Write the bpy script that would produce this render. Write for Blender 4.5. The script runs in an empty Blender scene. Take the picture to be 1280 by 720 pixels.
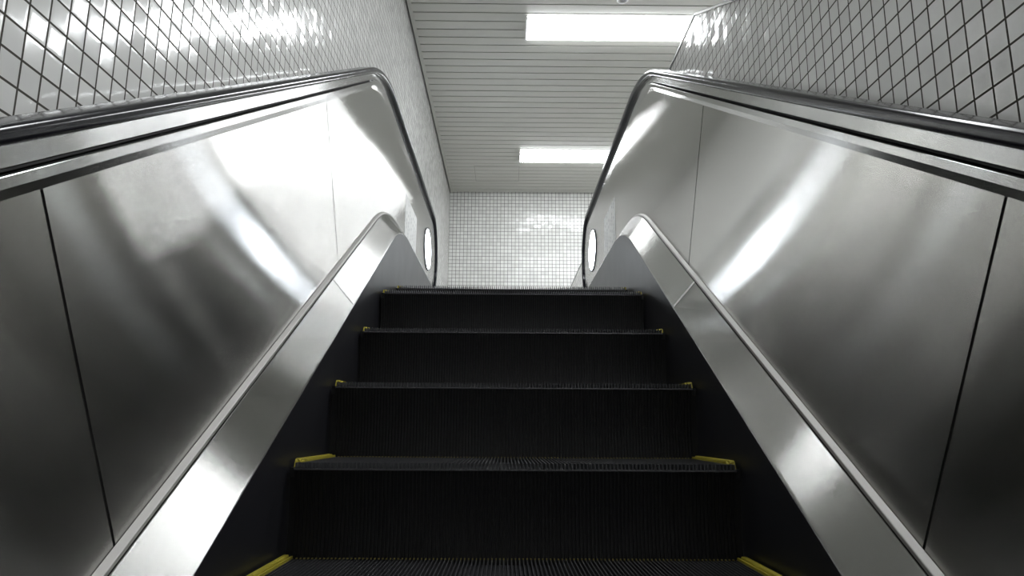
import bpy, bmesh, math, random
from mathutils import Vector, Matrix

random.seed(4)
C = bpy.context.scene.collection
COS, SIN = math.cos(math.radians(30)), math.sin(math.radians(30))

# ------------------------------------------------------------------ helpers
def obj(name, bm, mat, parent=None, smooth=False, recalc=True):
    if recalc:
        bmesh.ops.recalc_face_normals(bm, faces=bm.faces)
    me = bpy.data.meshes.new(name)
    bm.to_mesh(me)
    bm.free()
    me.materials.append(mat)
    if smooth:
        for p in me.polygons:
            p.use_smooth = True
        me.set_sharp_from_angle(angle=math.radians(35))
    o = bpy.data.objects.new(name, me)
    C.objects.link(o)
    if parent is not None:
        o.parent = parent
        o.matrix_parent_inverse = parent.matrix_world.inverted()
    return o


def struct(name, bm, mat, **k):
    o = obj(name, bm, mat, **k)
    o['kind'] = 'structure'
    return o


def thing(name, label, cat, loc=(0, 0, 0), group=None):
    o = bpy.data.objects.new(name, None)
    o.empty_display_size = .05
    o.matrix_world = Matrix.Translation(loc)
    C.objects.link(o)
    o['label'] = label
    o['category'] = cat
    if group:
        o['group'] = group
    return o


def add_box(bm, x0, x1, y0, y1, z0, z1):
    vs = [bm.verts.new((x, y, z)) for x in (x0, x1) for y in (y0, y1) for z in (z0, z1)]
    for f in ((0, 1, 3, 2), (4, 6, 7, 5), (0, 4, 5, 1), (2, 3, 7, 6), (0, 2, 6, 4), (1, 5, 7, 3)):
        bm.faces.new([vs[i] for i in f])


def box(*a):
    bm = bmesh.new()
    add_box(bm, *a)
    return bm


def poly_prism(pts, x0, x1):
    """polygon of (y,z) points extruded between two x values"""
    bm = bmesh.new()
    a = [bm.verts.new((x0, y, z)) for y, z in pts]
    b = [bm.verts.new((x1, y, z)) for y, z in pts]
    n = len(pts)
    bm.faces.new(a)
    bm.faces.new(b[::-1])
    for i in range(n):
        bm.faces.new((a[i], a[(i + 1) % n], b[(i + 1) % n], b[i]))
    return bm


def sweep(path, prof, closed=True, caps=True, sgn=1):
    """path: list of ((y,z),(ny,nz)) with the inward/downward normal; prof: list of (x, delta)"""
    bm = bmesh.new()
    rings = []
    for (y, z), (ny, nz) in path:
        rings.append([bm.verts.new((sgn * x, y + ny * d, z + nz * d)) for x, d in prof])
    n = len(prof)
    for r0, r1 in zip(rings, rings[1:]):
        for i in range(n if closed else n - 1):
            j = (i + 1) % n
            bm.faces.new((r0[i], r0[j], r1[j], r1[i]))
    if caps and closed:
        bm.faces.new(rings[0][::-1])
        bm.faces.new(rings[-1])
    return bm


def incline_path(h, zl, R, y0, y1, newel=None, seg=16, s_cut=None):
    """incline line of perpendicular height h, bending (radius R) into a level run at zl.
    newel = radius: a half turn downwards after y1."""
    yc = (zl * COS - h) / SIN
    t = R * math.tan(math.radians(15))
    P = []
    nin = (SIN, -COS)
    ya, yb = yc - t * COS, yc + t
    n = max(2, int((ya - y0) / .25))
    for i in range(n):
        y = y0 + (ya - y0) * i / n
        P.append(((y, (y * SIN + h) / COS), nin))
    for i in range(seg + 1):
        a = math.radians(30) * (1 - i / seg)
        P.append(((yb - R * math.sin(a), zl - R + R * math.cos(a)), (math.sin(a), -math.cos(a))))
    n = max(2, int((y1 - yb) / .25))
    for i in range(1, n + 1):
        P.append(((yb + (y1 - yb) * i / n, zl), (0, -1)))
    if newel:
        for i in range(1, 25):
            a = math.radians(150) * i / 24
            P.append(((y1 + newel * math.sin(a), zl - newel + newel * math.cos(a)), (-math.sin(a), -math.cos(a))))
    return P


def off(path, d):
    ds = d if isinstance(d, list) else [d] * len(path)
    return [(y + ny * e, z + nz * e) for ((y, z), (ny, nz)), e in zip(path, ds)]


# ------------------------------------------------------------------ materials
def new_mat(name):
    m = bpy.data.materials.new(name)
    m.use_nodes = True
    nt = m.node_tree
    return m, nt, nt.nodes['Principled BSDF']


def plain(name, col, rough=.5, metal=0., spec=.5, noise=0., nscale=40, emit=None, estr=0.):
    m, nt, b = new_mat(name)
    b.inputs['Base Color'].default_value = (*col, 1)
    b.inputs['Roughness'].default_value = rough
    b.inputs['Metallic'].default_value = metal
    b.inputs['Specular IOR Level'].default_value = spec
    if emit:
        b.inputs['Emission Color'].default_value = (*emit, 1)
        b.inputs['Emission Strength'].default_value = estr
    if noise:
        tc = nt.nodes.new('ShaderNodeTexCoord')
        nz = nt.nodes.new('ShaderNodeTexNoise')
        nz.inputs['Scale'].default_value = nscale
        nz.inputs['Detail'].default_value = 5
        nt.links.new(tc.outputs['Object'], nz.inputs['Vector'])
        mr = nt.nodes.new('ShaderNodeMapRange')
        mr.inputs['To Min'].default_value = rough - noise
        mr.inputs['To Max'].default_value = rough + noise
        nt.links.new(nz.outputs['Fac'], mr.inputs['Value'])
        nt.links.new(mr.outputs['Result'], b.inputs['Roughness'])
        mc = nt.nodes.new('ShaderNodeMix')
        mc.data_type = 'RGBA'
        mc.inputs['A'].default_value = (*[c * (1 - noise) for c in col], 1)
        mc.inputs['B'].default_value = (*[min(1, c * (1 + noise)) for c in col], 1)
        nt.links.new(nz.outputs['Fac'], mc.inputs['Factor'])
        nt.links.new(mc.outputs['Result'], b.inputs['Base Color'])
    return m


def brushed(name, col, rough, spread, deg, streak=.03, lin=.35):
    """stainless steel brushed along a direction rising deg in the Y-Z plane: fine grooves tilt
    the normal across the brushing, hardly at all along it"""
    m, nt, b = new_mat(name)
    N, L = nt.nodes, nt.links
    b.inputs['Metallic'].default_value = 1
    geo = N.new('ShaderNodeNewGeometry')
    rot = N.new('ShaderNodeMapping')
    rot.inputs['Rotation'].default_value = (math.radians(-deg), 0, 0)
    L.new(geo.outputs['Position'], rot.inputs['Vector'])
    sc_ = N.new('ShaderNodeVectorMath')
    sc_.operation = 'MULTIPLY'
    sc_.inputs[1].default_value = (60, 1.2, 160)
    L.new(rot.outputs[0], sc_.inputs[0])
    nz = N.new('ShaderNodeTexNoise')
    nz.inputs['Scale'].default_value = 1
    nz.inputs['Detail'].default_value = 4
    L.new(sc_.outputs[0], nz.inputs['Vector'])
    mr = N.new('ShaderNodeMapRange')
    mr.inputs['To Min'].default_value = rough - streak
    mr.inputs['To Max'].default_value = rough + streak
    L.new(nz.outputs['Fac'], mr.inputs['Value'])
    L.new(mr.outputs['Result'], b.inputs['Roughness'])
    mc = N.new('ShaderNodeMix')
    mc.data_type = 'RGBA'
    mc.inputs['A'].default_value = (*[c * .96 for c in col], 1)
    mc.inputs['B'].default_value = (*[c * 1.04 for c in col], 1)
    L.new(nz.outputs['Fac'], mc.inputs['Factor'])
    L.new(mc.outputs['Result'], b.inputs['Base Color'])
    # grooves
    big = N.new('ShaderNodeVectorMath')
    big.operation = 'SCALE'
    big.inputs['Scale'].default_value = 20000
    L.new(geo.outputs['Position'], big.inputs[0])
    wn = N.new('ShaderNodeTexWhiteNoise')
    wn.noise_dimensions = '3D'
    L.new(big.outputs[0], wn.inputs['Vector'])

    def mth(op, a, c=None):
        n = N.new('ShaderNodeMath')
        n.operation = op
        for i_, v in enumerate((a, c)):
            if v is None:
                continue
            if isinstance(v, (int, float)):
                n.inputs[i_].default_value = v
            else:
                L.new(v, n.inputs[i_])
        return n.outputs[0]
    x = mth('SUBTRACT', mth('MULTIPLY', wn.outputs['Value'], 2.0), 1.0)
    x3 = mth('MULTIPLY', mth('MULTIPLY', x, x), x)
    tilt = mth('ADD', mth('MULTIPLY', x, spread * lin), mth('MULTIPLY', x3, spread * (1 - lin)))
    cx = N.new('ShaderNodeCombineXYZ')
    L.new(mth('MULTIPLY', tilt, -math.sin(math.radians(deg))), cx.inputs[1])
    L.new(mth('MULTIPLY', tilt, math.cos(math.radians(deg))), cx.inputs[2])
    va = N.new('ShaderNodeVectorMath')
    va.operation = 'ADD'
    L.new(geo.outputs['Normal'], va.inputs[0])
    L.new(cx.outputs[0], va.inputs[1])
    vn = N.new('ShaderNodeVectorMath')
    vn.operation = 'NORMALIZE'
    L.new(va.outputs[0], vn.inputs[0])
    L.new(vn.outputs[0], b.inputs['Normal'])
    return m


TILE = .0477


def tile_mat(name, axis, a0, z0, joint=.0042, col=(.80, .80, .78), tilt=.055):
    """glazed square mosaic tile; axis 0/1 = horizontal world axis, phases a0/z0 sit on a joint"""
    m, nt, b = new_mat(name)
    N, L = nt.nodes, nt.links
    geo = N.new('ShaderNodeNewGeometry')
    sep = N.new('ShaderNodeSeparateXYZ')
    L.new(geo.outputs['Position'], sep.inputs[0])

    def mth(op, a, b_=None):
        n = N.new('ShaderNodeMath')
        n.operation = op
        for i, v in enumerate((a, b_)):
            if v is None:
                continue
            if isinstance(v, (int, float)):
                n.inputs[i].default_value = v
            else:
                L.new(v, n.inputs[i])
        return n.outputs[0]
    u = mth('DIVIDE', mth('SUBTRACT', sep.outputs[axis], a0), TILE)
    v = mth('DIVIDE', mth('SUBTRACT', sep.outputs[2], z0), TILE)
    fu, fv = mth('FLOOR', u), mth('FLOOR', v)

    def edge(c):
        fr = mth('FRACT', c)
        return mth('MINIMUM', fr, mth('SUBTRACT', 1.0, fr))
    e = mth('MINIMUM', edge(u), edge(v))
    j = joint / TILE / 2
    mr = N.new('ShaderNodeMapRange')
    mr.interpolation_type = 'SMOOTHSTEP'
    mr.inputs['From Min'].default_value = j * .8
    mr.inputs['From Max'].default_value = j * 1.25
    L.new(e, mr.inputs['Value'])
    mask = mr.outputs['Result']
    cmb = N.new('ShaderNodeCombineXYZ')
    L.new(fu, cmb.inputs[0])
    L.new(fv, cmb.inputs[1])
    wn = N.new('ShaderNodeTexWhiteNoise')
    wn.noise_dimensions = '2D'
    L.new(cmb.outputs[0], wn.inputs['Vector'])
    # per-tile shade
    mc = N.new('ShaderNodeMix')
    mc.data_type = 'RGBA'
    mc.inputs['A'].default_value = (*[c * .93 for c in col], 1)
    mc.inputs['B'].default_value = (*[c * 1.05 for c in col], 1)
    L.new(wn.outputs['Value'], mc.inputs['Factor'])
    mj = N.new('ShaderNodeMix')
    mj.data_type = 'RGBA'
    mj.inputs['A'].default_value = (.085, .08, .07, 1)
    L.new(mask, mj.inputs['Factor'])
    L.new(mc.outputs['Result'], mj.inputs['B'])
    L.new(mj.outputs['Result'], b.inputs['Base Color'])
    rr = N.new('ShaderNodeMapRange')
    rr.inputs['To Min'].default_value = .9
    rr.inputs['To Max'].default_value = .12
    L.new(mask, rr.inputs['Value'])
    L.new(rr.outputs['Result'], b.inputs['Roughness'])
    sm = N.new('ShaderNodeMapRange')
    sm.inputs['To Min'].default_value = .05
    sm.inputs['To Max'].default_value = .5
    L.new(mask, sm.inputs['Value'])
    L.new(sm.outputs['Result'], b.inputs['Specular IOR Level'])
    # pillowed edge + tilted tiles
    hm = N.new('ShaderNodeMapRange')
    hm.interpolation_type = 'SMOOTHSTEP'
    hm.inputs['From Min'].default_value = 0
    hm.inputs['From Max'].default_value = .16
    L.new(e, hm.inputs['Value'])
    # slight waviness of the glaze
    nz = N.new('ShaderNodeTexNoise')
    nz.inputs['Scale'].default_value = 45
    nz.inputs['Detail'].default_value = 1
    L.new(geo.outputs['Position'], nz.inputs['Vector'])
    hh = mth('ADD', hm.outputs['Result'], mth('MULTIPLY', nz.outputs['Fac'], .12))
    bp = N.new('ShaderNodeBump')
    bp.inputs['Strength'].default_value = .07
    bp.inputs['Distance'].default_value = .0022
    L.new(hh, bp.inputs['Height'])
    vs = N.new('ShaderNodeVectorMath')
    vs.operation = 'SUBTRACT'
    L.new(wn.outputs['Color'], vs.inputs[0])
    vs.inputs[1].default_value = (.5, .5, .5)
    vk = N.new('ShaderNodeVectorMath')
    vk.operation = 'SCALE'
    vk.inputs['Scale'].default_value = tilt
    L.new(vs.outputs[0], vk.inputs[0])
    va = N.new('ShaderNodeVectorMath')
    va.operation = 'ADD'
    L.new(bp.outputs['Normal'], va.inputs[0])
    L.new(vk.outputs[0], va.inputs[1])
    vn = N.new('ShaderNodeVectorMath')
    vn.operation = 'NORMALIZE'
    L.new(va.outputs[0], vn.inputs[0])
    L.new(vn.outputs[0], b.inputs['Normal'])
    return m


M_panel = brushed('brushed steel panel', (.545, .54, .52), .055, .39, 30, .015)
M_deck = brushed('brushed steel deck', (.50, .50, .48), .10, 1.35, 36, .02, .95)
M_frame = brushed('satin steel frame', (.52, .52, .51), .12, .3, 30)
M_strip = plain('pale satin strip', (.50, .49, .47), .55, 1.0)
M_skirt = plain('dark coated skirt', (.016, .016, .020), .40, 0, .6, noise=.03, nscale=8)
M_rubber = plain('black handrail rubber', (.010, .010, .014), .16, 0, .4)
M_step = plain('black step', (.004, .004, .0045), .45, .0, .45, noise=.12, nscale=60)
M_cleat = plain('worn dark cleats', (.06, .06, .064), .38, .2, .5, noise=.2, nscale=90)
M_yellow = plain('worn yellow', (.40, .34, .04), .55, 0, .3, noise=.5, nscale=38)
M_khaki = plain('dull khaki paint', (.24, .20, .06), .6, 0, .3, noise=.4, nscale=60)
M_pale = plain('joint strip painted glint', (.88, .88, .86), .5, 0, .4)  # bright reflection of the metal joint strip put into its base colour
M_gap = plain('dark joint', (.012, .012, .012), .8)
M_slat = plain('ceiling slat', (.52, .52, .48), .5, 0, .35, noise=.02, nscale=3)
M_slatback = plain('ceiling backing', (.20, .20, .18), .8)
M_trim = plain('ceiling edge trim', (.50, .50, .46), .45)
M_white = plain('white ring', (.85, .85, .85), .4)
M_light = plain('lit diffuser', (.9, .9, .9), .5, emit=(.95, .975, 1.0), estr=22)
M_case = plain('lamp casing', (.7, .7, .7), .5)
M_disc = plain('lit white disc', (.9, .9, .9), .4, emit=(.84, .91, 1.0), estr=15)


def sticker_mat():
    """pale film with faint upright columns of illegible grey print"""
    m, nt, b = new_mat('pale notice film')
    N, L = nt.nodes, nt.links
    geo = N.new('ShaderNodeNewGeometry')
    sep = N.new('ShaderNodeSeparateXYZ')
    L.new(geo.outputs['Position'], sep.inputs[0])

    def mth(op, a, c=None):
        n = N.new('ShaderNodeMath')
        n.operation = op
        for i_, v in enumerate((a, c)):
            if v is None:
                continue
            if isinstance(v, (int, float)):
                n.inputs[i_].default_value = v
            else:
                L.new(v, n.inputs[i_])
        return n.outputs[0]
    u = mth('DIVIDE', sep.outputs[1], .075)
    v = mth('DIVIDE', sep.outputs[2], .024)
    col = mth('LESS_THAN', mth('FRACT', u), .3)
    row = mth('LESS_THAN', mth('FRACT', v), .75)
    cx = N.new('ShaderNodeCombineXYZ')
    L.new(mth('FLOOR', u), cx.inputs[0])
    L.new(mth('FLOOR', v), cx.inputs[1])
    wn = N.new('ShaderNodeTexWhiteNoise')
    wn.noise_dimensions = '2D'
    L.new(cx.outputs[0], wn.inputs['Vector'])
    on = mth('MULTIPLY', mth('MULTIPLY', col, row), mth('GREATER_THAN', wn.outputs['Value'], .4))
    mc = N.new('ShaderNodeMix')
    mc.data_type = 'RGBA'
    mc.inputs['A'].default_value = (.74, .74, .72, 1)
    mc.inputs['B'].default_value = (.45, .45, .45, 1)
    L.new(on, mc.inputs['Factor'])
    L.new(mc.outputs['Result'], b.inputs['Base Color'])
    b.inputs['Roughness'].default_value = .5
    return m


M_sticker = sticker_mat()
M_floor = plain('grey floor', (.42, .42, .41), .5)
M_tileL = tile_mat('white wall tile left', 1, .9687, .6035)
M_tileR = tile_mat('white wall tile right', 1, 1.0385, .6573)
M_tileF = tile_mat('white wall tile far', 0, -.7775, 3.05)

# ------------------------------------------------------------------ room
XW = .7775
ZC = 3.05           # ceiling
YF = 8.93           # far wall
XO = 2.24           # outer wall beyond the parapet
YB = -4.0
ZL = .70            # upper landing
struct('wall_left', box(-XW - .15, -XW, YB, YF + .15, -3.4, ZC + .12), M_tileL)
struct('wall_far', box(-XW, XO + .15, YF, YF + .15, .3, ZC + .12), M_tileF)
struct('wall_outer', box(XO, XO + .15, YB, YF, -3.4, ZC + .12), M_tileR)
struct('wall_behind', box(-XW - .15, XO + .15, YB - .15, YB, -3.4, ZC + .12), M_tileF)
# parapet wall on the right: follows the incline, then level
ZP, YP = 1.760, 2.784
s27 = .515
pts = [(YB + .001, ZP + (YB - YP) * s27), (YP, ZP), (YF - .001, ZP), (YF - .001, .3), (3.2, .3), (YB + .001, -3.39)]
struct('wall_right', poly_prism(pts, XW, XW + .15), M_tileR)
# metal cap on the parapet
cap = bmesh.new()
prof = [(XW - .003, -.003), (XW - .003, .008), (XW, .011), (XW + .150, .011), (XW + .153, .008), (XW + .153, -.003)]
rows = []
for (y, z) in ((YB + .002, ZP + (YB - YP) * s27 + .004), (YP, ZP + .004), (YF - .002, ZP + .004)):
    rows.append([cap.verts.new((x, y, z + d)) for x, d in prof])
for a, b in zip(rows, rows[1:]):
    for i in range(len(prof)):
        j = (i + 1) % len(prof)
        cap.faces.new((a[i], a[j], b[j], b[i]))
cap.faces.new(rows[0][::-1])
cap.faces.new(rows[-1])
struct('trim_2', cap, plain('dull parapet cap', (.30, .30, .29), .35, 1.0))
# floors
fl = box(-XW, XO, 3.9, YF, ZL - .2, ZL - .012)
add_box(fl, -XW, XO, YB, YF, -3.5, -3.4)
struct('floor', fl, M_floor)
# slatted ceiling
cl = bmesh.new()
PITCH, GAP = .1135, .013
y = 4.81 - PITCH * 79
LIGHTS = [(7.62, .105, 2.105), (5.0, .105, 2.105), (2.38, .105, 2.105), (-.24, .105, 2.105)]  # rearmost lamp is unseen, added to brighten the near tiles
LW = .15
while y < YF - .05:
    a, b = y + GAP / 2, min(y + PITCH - GAP / 2, YF - .002)
    if b > YB:
        a = max(a, YB + .002)
        segs = [(-XW + .036, XO - .002)]
        add_box(cl, -XW + .036, XO - .002, a, b, ZC, ZC + .012)
    y += PITCH
ceil = struct('ceiling', cl, M_slat)
bk = struct('ceiling_backing', box(-XW + .03, XO - .001, YB + .001, YF - .001, ZC + .016, ZC + .05), M_slatback)
bk.name = 'trim_3'
tr = box(-XW + .011, -XW + .040, YB + .002, YF - .002, ZC - .004, ZC + .014)
add_box(tr, -XW + .011, -XW + .014, YB + .002, YF - .002, ZC + .014, ZC + .05)
struct('trim_1', tr, M_trim)
# access hatch seams
hz = bmesh.new()
hx0, hx1, hy0, hy1, w = -.42, .115, 7.95, 8.48, .005
for b_ in ((hx0, hx1, hy0, hy0 + w), (hx0, hx1, hy1 - w, hy1), (hx0, hx0 + w, hy0, hy1), (hx1 - w, hx1, hy0, hy1)):
    add_box(hz, *b_, ZC - .002, ZC + .001)
o = obj('ceiling_hatch', hz, plain('hatch seam', (.33, .33, .30), .7))
o['label'] = 'thin square hatch outline in the slatted ceiling left of the far lamp'
o['category'] = 'hatch'

# ------------------------------------------------------------------ ceiling lights
LAB = ['smaller looking bright ceiling lamp, farther one, above the far tiled wall',
       'bright rectangular ceiling lamp at the top edge, nearer and larger of the two',
       'ceiling lamp just outside the top of the picture, over the escalator steps',
       'added fill lamp outside the picture, overhead behind the viewer']
for (ly, LX0, LX1), lab in zip(LIGHTS, LAB):
    t = thing('ceiling_light', lab, 'ceiling light', ((LX0 + LX1) / 2, ly, ZC), 'ceiling lights')
    for x in (LX0, LX1 - .012):
        obj('end_cap', box(x, x + .012, ly - LW - .004, ly + LW + .004, ZC - .026, ZC - .0005), M_case, t)
    d = bmesh.new()
    pr = [(-LW, -.0005), (-LW, -.014), (-LW + .02, -.028), (LW - .02, -.028), (LW, -.014), (LW, -.0005)]
    A_ = [d.verts.new((LX0 + .012, ly + p, ZC + q)) for p, q in pr]
    B_ = [d.verts.new((LX1 - .012, ly + p, ZC + q)) for p, q in pr]
    d.faces.new(A_)
    d.faces.new(B_[::-1])
    for i in range(6):
        j = (i + 1) % 6
        d.faces.new((A_[i], A_[j], B_[j], B_[i]))
    obj('diffuser', d, M_light, t)

# round ceiling sensor
t = thing('ceiling_sensor', 'small round white ring fitting on the ceiling cut by the top edge', 'sensor', (.795, 4.622, ZC))
r = bmesh.new()
n = 32
ring = []
for i in range(n):
    a = 2 * math.pi * i / n
    ring.append([r.verts.new((.795 + R_ * math.cos(a), 4.622 + R_ * math.sin(a), ZC + z_)) for R_, z_ in
                 ((.042, -.0005), (.042, -.010), (.036, -.016), (.026, -.016), (.022, -.008), (.022, -.0005))])
for i in range(n):
    a, b = ring[i], ring[(i + 1) % n]
    for k in range(6):
        r.faces.new((a[k], a[(k + 1) % 6], b[(k + 1) % 6], b[k]))
obj('ring', r, M_white, t, smooth=True)
r = bmesh.new()
bmesh.ops.create_cone(r, cap_ends=True, segments=24, radius1=.0215, radius2=.0215, depth=.006,
                      matrix=Matrix.Translation((.795, 4.622, ZC - .0036)))
obj('lens', r, plain('sensor grey', (.45, .45, .46), .4), t)

# ------------------------------------------------------------------ balustrades
Y0 = -.7
H_HAND, Z_HAND, R_HAND, Y_NEW, R_NEW = -.0985, 1.862, 1.4, 6.0, .38
hand_path = incline_path(H_HAND, Z_HAND, R_HAND, Y0, Y_NEW, newel=R_NEW)
H_DK = -.905
deck_path = incline_path(H_DK, 1.055, 1.1, Y0, 6.25)
XP = .676


def rounded(x0, x1, d0, d1, r, n=5):
    out = []
    for cx, cd, a0 in ((x0 + r, d0 + r, 180), (x1 - r, d0 + r, 270), (x1 - r, d1 - r, 0), (x0 + r, d1 - r, 90)):
        for i in range(n + 1):
            a = math.radians(a0 + 90 * i / n)
            out.append((cx + r * math.cos(a), cd + r * math.sin(a)))
    return out


def at_s(s, h):
    """point on the incline at distance s along it and perpendicular height h"""
    return (s * COS - h * SIN, s * SIN + h * COS)


def clip_path(path, smin=None, smax=None):
    out = []
    for p in path:
        s = p[0][0] * COS + p[0][1] * SIN
        out.append((s, p))
    return out


def upper_lower():
    """panel outline: top edge following the frame, bottom edge following the deck"""
    up = off(hand_path, .092)
    # keep up to the bottom of the newel half turn
    lo = off(deck_path, -.106)
    return up, lo


def newel_k(n):
    """0 on the incline, 1 on the level newel: the frame widens there"""
    return max(0., min(1., 1 - n[0] / SIN))


def newel_panel(s, s0):
    """last panel, lofted between the deck line and the frame round the newel"""
    hu, hl = H_HAND - .0935, H_DK + .106
    zmin = 1.055 + .106
    up = [at_s(s0, hu)] + [p for p in off(hand_path, [.0935 + .068 * newel_k(n) for _, n in hand_path]) if (p[0] * COS + p[1] * SIN > s0 + .02 or p[0] > 3.2) and (p[1] > zmin + .012 or p[0] < 3.2)]
    n = len(up)
    lo_path = [at_s(s0, hl)] + [p for p in off(deck_path, -.106) if p[0] * COS + p[1] * SIN > s0 + .02 and p[0] < 6.12]
    # arc-length resample of the deck line
    L = [0]
    for a, b in zip(lo_path, lo_path[1:]):
        L.append(L[-1] + math.dist(a, b))
    U = [0]
    for a, b in zip(up, up[1:]):
        U.append(U[-1] + math.dist(a, b))
    lo = []
    for u in U:
        d = L[-1] * min(1, u / U[-1] * 1.02)
        k = max(i for i in range(len(L)) if L[i] <= d + 1e-9)
        k = min(k, len(L) - 2)
        f_ = (d - L[k]) / (L[k + 1] - L[k])
        lo.append(tuple(lo_path[k][c] + (lo_path[k + 1][c] - lo_path[k][c]) * f_ for c in (0, 1)))
    bm = bmesh.new()
    M = 8
    front, back = [], []
    for (uy, uz), (ly_, lz) in zip(up, lo):
        row, rowb = [], []
        for k in range(M + 1):
            y, z = ly_ + (uy - ly_) * k / M, lz + (uz - lz) * k / M
            row.append(bm.verts.new((s * XP, y, z)))
            rowb.append(bm.verts.new((s * (XP + .003), y, z)))
        front.append(row)
        back.append(rowb)
    for g_ in (front, back):
        for r0, r1 in zip(g_, g_[1:]):
            for k in range(M):
                bm.faces.new((r0[k], r0[k + 1], r1[k + 1], r1[k]))
    for i in range(n - 1):
        for k in (0, M):
            bm.faces.new((front[i][k], front[i + 1][k], back[i + 1][k], back[i][k]))
    for i in (0, n - 1):
        for k in range(M):
            bm.faces.new((front[i][k], front[i][k + 1], back[i][k + 1], back[i][k]))
    return bm


def panel_poly(s0, s1):
    up, lo = upper_lower()
    hu, hl = H_HAND - .0935, H_DK + .106
    su = lambda p: p[0] * COS + p[1] * SIN
    poly = []
    if s1 is not None:
        return [at_s(s0, hu), at_s(s1, hu), at_s(s1, hl), at_s(s0, hl)]
    # last panel: from s0 through the bend to the newel
    poly.append(at_s(s0, hu))
    poly += [p for p in up if su(p) > s0 + .02 or p[0] > 3.2]
    # up runs into the newel half turn and back; close along the deck line
    zmin = 1.055 + .106
    poly = [p for p in poly if p[1] > zmin + .001 or p[0] < 3.2]
    tail = [p for p in lo if (su(p) > s0 + .02) and p[0] < 5.9]
    poly += [(6.1, zmin)] + tail[::-1]
    poly.append(at_s(s0, hl))
    return poly


JOINTS = (-.75, .988, 2.632)
SEAM = 2.46


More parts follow.
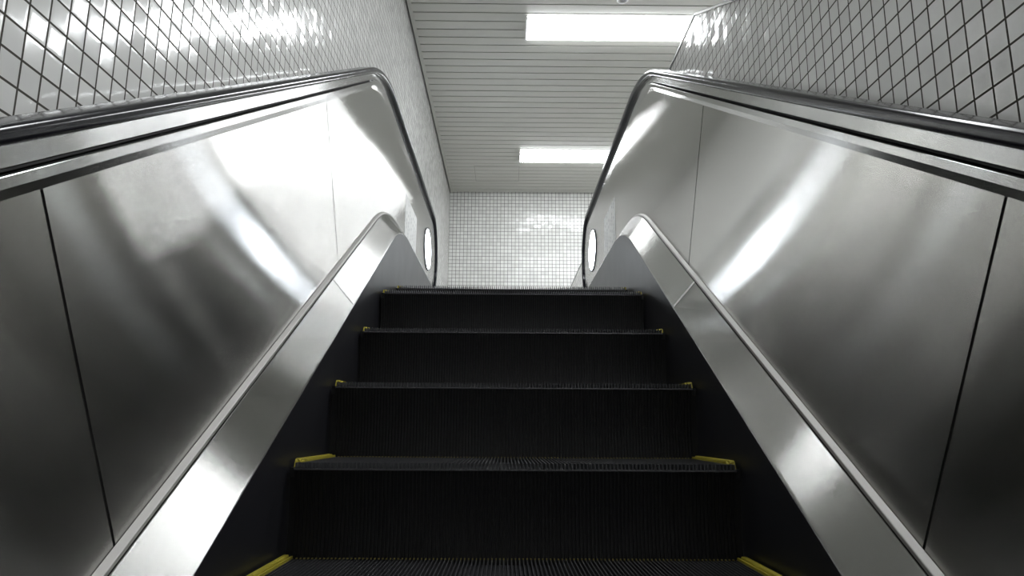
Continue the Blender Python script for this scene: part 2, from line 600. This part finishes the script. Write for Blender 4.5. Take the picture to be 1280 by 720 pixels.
def balustrade(side):
    s = -1 if side == 'left' else 1
    lab = {'left': 'brushed steel escalator balustrade on the left, with bright white reflections',
           'right': 'brushed steel escalator balustrade on the right, greyer, below the parapet wall'}[side]
    t = thing('escalator_balustrade', lab, 'escalator balustrade', (s * .70, 3.0, .70), 'escalator balustrades')
    # panels
    ends = list(JOINTS) + [None]
    g = .0034
    for a, b in zip(ends, ends[1:]):
        if b is None:
            obj('side_panel', newel_panel(s, a + g), M_panel, t, smooth=True)
        else:
            obj('side_panel', poly_prism(panel_poly(a + g, b - g), s * XP, s * (XP + .003)), M_panel, t)
    # dark core behind the panels
    core = []
    up = off(hand_path, .07)
    lo = off(deck_path, -.05)
    core = [p for p in up if p[1] > 1.12 or p[0] < 3.2] + [(6.1, 1.11)] + [p for p in lo if p[0] < 6.05][::-1]
    obj('core', poly_prism(core, s * (XP + .0045), s * .742), M_gap, t)
    # frame rail below the handrail
    fr = bmesh.new()
    rows = []
    for (y, z), n in hand_path:
        k = newel_k(n)
        prof = [(.742, .0300), (.690, .0300), (.6845, .0308), (.6835, .0575), (.7050, .0577), (.7050, .0577 + .0066 * (1 - k)),
                (.6690 + .0140 * k, .0577 + .0068 * (1 - k)), (.6683 + .0145 * k, .0655), (.6683 + .0090 * k, .0800 + .018 * k), (.6768, .0970 + .068 * k),
                (.742, .0970 + .068 * k)]
        rows.append([fr.verts.new((s * x, y + n[0] * d, z + n[1] * d)) for x, d in prof])
    for r0, r1 in zip(rows, rows[1:]):
        for i in range(len(prof)):
            j = (i + 1) % len(prof)
            fr.faces.new((r0[i], r0[j], r1[j], r1[i]))
    fr.faces.new(rows[0][::-1])
    fr.faces.new(rows[-1])
    obj('frame_rail', fr, M_frame, t)
    # black strip painting the shade inside the frame groove, down the incline only
    gp = [p for p in hand_path if p[1][0] > SIN - 1e-6]
    obj('groove_shade', sweep(gp, [(.6845, .0592), (.7045, .0592), (.7045, .0628), (.6845, .0628)], sgn=s), M_gap, t)
    # moulding strip at the panel foot
    prof = [(.6602, -.100), (.6602, -.107), (.6615, -.1085), (.6745, -.113), (.6752, -.1125), (.6752, -.100)]
    obj('moulding_strip', sweep(deck_path, prof, sgn=s), M_strip, t)
    # inner deck, two lengths with a pale joint strip
    prof = [(.5870, .012), (.5870, .001), (.5885, -.0025), (.5915, -.0055), (.6560, -.0985), (.6580, -.0985), (.6580, -.090), (.5935, .012)]
    pa, pb = [], []
    for p in deck_path:
        ss = p[0][0] * COS + p[0][1] * SIN
        (pa if (ss < SEAM and p[0][0] < 3.2) else pb).append(p)
    cut = (at_s(SEAM - .0, H_DK), (SIN, -COS))
    c0 = (at_s(SEAM - .004, H_DK), (SIN, -COS))
    c1 = (at_s(SEAM + .004, H_DK), (SIN, -COS))
    obj('inner_deck', sweep(pa + [c0], prof, sgn=s), M_deck, t, smooth=True)
    obj('inner_deck', sweep([c1] + pb, prof, sgn=s), M_deck, t, smooth=True)
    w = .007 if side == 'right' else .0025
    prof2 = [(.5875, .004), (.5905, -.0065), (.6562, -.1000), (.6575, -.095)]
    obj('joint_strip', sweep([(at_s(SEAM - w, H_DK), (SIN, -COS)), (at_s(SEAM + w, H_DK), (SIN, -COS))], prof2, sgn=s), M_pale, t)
    # skirt
    prof = [(.5865, .002), (.5865, .55), (.5925, .55), (.5925, .002)]
    obj('skirt_panel', sweep(deck_path, prof, sgn=s), M_skirt, t)
    # outer deck towards the wall
    prof = [(.742, .040), (.742, .046), (.772, .046), (.772, .040)]
    pth = [p for p in hand_path if p[0][0] < 6.0 and p[0][1] > 0 or p[0][0] < 2]
    obj('outer_deck', sweep(pth, prof, sgn=s), M_frame, t)
    # newel front cover below the handrail
    # round lit disc on the newel
    cy, cz, RY, RZ = 5.655, 1.445, .225, .160
    d = bmesh.new()
    ra, rb = [], []
    for i in range(64):
        a = 2 * math.pi * i / 64
        ra.append(d.verts.new((s * XP, cy + RY * math.cos(a), cz + RZ * math.sin(a))))
        rb.append(d.verts.new((s * (XP - .006), cy + (RY - .003) * math.cos(a), cz + (RZ - .003) * math.sin(a))))
    d.faces.new(ra)
    d.faces.new(rb[::-1])
    for i in range(64):
        d.faces.new((ra[i], ra[(i + 1) % 64], rb[(i + 1) % 64], rb[i]))
    disc = obj('newel_disc', d, M_disc, t)
    disc['label'] = 'glowing white round disc'
    rm = bmesh.new()
    rings = []
    for i in range(64):
        a = 2 * math.pi * i / 64
        rings.append([rm.verts.new((s * (XP - x_), cy + (RY + r_) * math.cos(a), cz + (RZ + r_) * math.sin(a))) for r_, x_ in
                      ((.0005, 0), (.0005, .007), (.010, .007), (.013, 0))])
    for i in range(64):
        a, b = rings[i], rings[(i + 1) % 64]
        for k in range(4):
            rm.faces.new((a[k], a[(k + 1) % 4], b[(k + 1) % 4], b[k]))
    obj('rim', rm, M_skirt, disc, smooth=True)
    # notice film with faint grey print
    y0, y1, z0, z1 = (4.36, 4.93, 1.20, 1.487) if side == 'left' else (4.44, 4.97, 1.20, 1.503)
    st = obj('notice_sticker', box(s * (XP - .0008), s * (XP - .0001), y0, y1, z0, z1), M_sticker, t)
    st['label'] = 'pale notice film with faint grey print'
    return t


for side, s in (('left', -1), ('right', 1)):
    t = balustrade(side)
    h = obj('handrail', sweep(hand_path, rounded(.661, .736, 0, .0285, .0115), sgn=s), M_rubber, t, smooth=True)
    h['label'] = 'glossy black rubber handrail'

# ------------------------------------------------------------------ steps
HW = .5776
NC = 117
CP = 2 * .5665 / NC
DEPTH, RISE = .4, .2309


def comb_bm(y0, y1, zt, zb, base):
    """ribbed tread: cleats along y"""
    bm = bmesh.new()
    pr = [(-.5665, base)]
    for i in range(NC):
        x = -.5665 + CP * i
        pr += [(x + CP * .28, zb), (x + CP * .36, zt), (x + CP * .64, zt), (x + CP * .72, zb)]
    pr.append((.5665, zb))
    pr.insert(1, (-.5665, zb))
    pr.append((.5665, base))
    a = [bm.verts.new((x, y0, z)) for x, z in pr]
    b = [bm.verts.new((x, y1, z)) for x, z in pr]
    n = len(pr)
    for i in range(n - 1):
        bm.faces.new((a[i], a[i + 1], b[i + 1], b[i]))
    # front/back faces of each cleat and of the base
    for v in (a, b):
        for i in range(NC):
            k = 2 + 4 * i
            bm.faces.new((v[k], v[k + 1], v[k + 2], v[k + 3]))
    for v in (a, b):
        bm.faces.new([v[0]] + [v[i] for i in range(n) if abs(pr[i][1] - zb) < 1e-9] + [v[-1]])
    bm.faces.new((a[0], b[0], b[-1], a[-1]))
    return bm


def riser_bm(ht):
    bm = bmesh.new()
    rows = 9
    xs = []
    for i in range(NC):
        x = -.5665 + CP * i
        xs += [(x + CP * .05, .0), (x + CP * .28, 0), (x + CP * .38, -.004), (x + CP * .62, -.004), (x + CP * .72, 0)]
    xs = [(-HW, 0)] + xs + [(HW, 0)]
    grid = []
    for j in range(rows):
        f = j / (rows - 1)
        z = -.019 - f * ht
        bow = .012 * math.sin(math.pi * f) + .010 * f
        grid.append([bm.verts.new((x, .004 + d + bow, z)) for x, d in xs])
    for r0, r1 in zip(grid, grid[1:]):
        for i in range(len(xs) - 1):
            bm.faces.new((r0[i], r0[i + 1], r1[i + 1], r1[i]))
    # back and sides to give the plate thickness
    b0 = [bm.verts.new((x, .05, z)) for x, z in ((-HW, -.019), (HW, -.019), (HW, -.019 - ht), (-HW, -.019 - ht))]
    bm.faces.new(b0)
    bm.faces.new([b0[0], b0[1]] + grid[0][::-1])
    bm.faces.new([b0[3], b0[2]] + grid[-1][::-1])
    bm.faces.new([b0[0], b0[3]] + [g[0] for g in grid[::-1]])
    bm.faces.new([b0[1], b0[2]] + [g[-1] for g in grid[::-1]])
    return bm


def nosing_bm():
    bm = bmesh.new()
    pr = [(.0015, -.0145), (-.0005, -.0155), (-.0010, -.0175), (.0005, -.0195), (.010, -.0195), (.010, -.0145)]
    a = [bm.verts.new((-.5665, y, z)) for y, z in pr]
    b = [bm.verts.new((.5665, y, z)) for y, z in pr]
    bm.faces.new(a)
    bm.faces.new(b[::-1])
    for i in range(6):
        j = (i + 1) % 6
        bm.faces.new((a[i], a[j], b[j], b[i]))
    return bm


def yellow_bm(s):
    bm = bmesh.new()
    # broad raised outer ridge and a thin inner one, joined by a low web
    pr = [(.5665, -.019), (.5665, -.002), (.5540, -.002), (.5540, .004), (.5525, .006), (.5495, .006), (.548, .004), (.548, -.006)]
    pr = [(.5765, -.012), (.5765, .0065), (.5750, .009), (.5640, .009), (.5625, .0065), (.5620, .002), (.5580, .002),
          (.5575, .006), (.5530, .006), (.5525, -.004)]
    pr = [(.5765, -.012)] + pr[1:] + [(.5525, -.012)]
    a = [bm.verts.new((s * x, .036 + .012 * max(0, z) / .009, z)) for x, z in pr]
    b = [bm.verts.new((s * x, DEPTH - .008, z)) for x, z in pr]
    bm.faces.new(a)
    bm.faces.new(b[::-1])
    n = len(pr)
    for i in range(n):
        j = (i + 1) % n
        bm.faces.new((a[i], a[j], b[j], b[i]))
    return bm


def rear_bm():
    bm = bmesh.new()
    for i in range(2, NC - 2):
        x = -.5665 + CP * (i + .5)
        add_box(bm, x - CP * .16, x + CP * .16, DEPTH - .016, DEPTH - .007, -.001, .0022)
    return bm


def make_step():
    t = thing('escalator_step', '', 'escalator step', (0, 0, 0), 'escalator steps')
    obj('tread', comb_bm(.0, DEPTH - .006, 0, -.0145, -.019), M_cleat, t)
    obj('nosing', nosing_bm(), M_cleat, t)
    obj('riser', riser_bm(.235), M_step, t, recalc=True)
    for s in (-1, 1):
        e = obj('edge_marking', yellow_bm(s), M_yellow, t)
        e['label'] = 'worn yellow raised side edge'
    m = obj('rear_marking', rear_bm(), M_khaki, t)
    m['label'] = 'row of dull yellow cleat tips'
    for s in (-1, 1):
        obj('side_plate', box(*sorted((s * .5668, s * HW)), .004, DEPTH - .006, -.035, -.0125), M_step, t)
    return t


STEPS = [
    (-1, 'black ribbed escalator step cut by the bottom edge, lowest one, yellow strips both sides'),
    (0, 'black escalator step with long yellow side strips, second from the bottom of the picture'),
    (1, 'black escalator step third from the bottom, small yellow corner tips showing'),
    (2, 'black escalator step fourth from the bottom, between the steel decks'),
    (3, 'black escalator step fifth from the bottom, with the highest fully visible riser'),
    (4, 'black top escalator step, only its comb teeth showing against the far tiled wall')]
proto = make_step()
for n_, lab in STEPS:
    y = 1.8775 + DEPTH * n_
    z = -.0846 + RISE * n_
    if n_ == 3:
        z -= .006
    if n_ == 4:
        z = .702
    if n_ == -1:
        o = proto
    else:
        o = proto.copy()
        C.objects.link(o)
        for ch in list(proto.children):
            c = ch.copy()
            C.objects.link(c)
            c.parent = o
    o.location = (0, y, z)
    o['label'] = lab

# ------------------------------------------------------------------ camera
f, p, yw, ro = 890.53, .1967, .0077, .0054
F = Vector((math.sin(yw) * math.cos(p), math.cos(yw) * math.cos(p), math.sin(p)))
rt = Vector((math.cos(yw), -math.sin(yw), 0))
up = rt.cross(F)
A = math.cos(ro) * rt + math.sin(ro) * up
B = -math.sin(ro) * rt + math.cos(ro) * up
cam = bpy.data.cameras.new('camera')
cam.sensor_width = 36
cam.lens = f / 1280 * 36
cam.clip_start = .02
co = bpy.data.objects.new('camera', cam)
C.objects.link(co)
co.matrix_world = Matrix(((A.x, B.x, -F.x, -.0266), (A.y, B.y, -F.y, 0), (A.z, B.z, -F.z, 0), (0, 0, 0, 1)))
sc = bpy.context.scene
sc.camera = co

w = bpy.data.worlds.new('world')
w.use_nodes = True
w.node_tree.nodes['Background'].inputs[0].default_value = (.02, .02, .02, 1)
sc.world = w
sc.view_settings.view_transform = 'Standard'
sc.view_settings.look = 'None'
sc.view_settings.gamma = 1
sc.view_settings.use_curve_mapping = False
sc.view_settings.exposure = 0
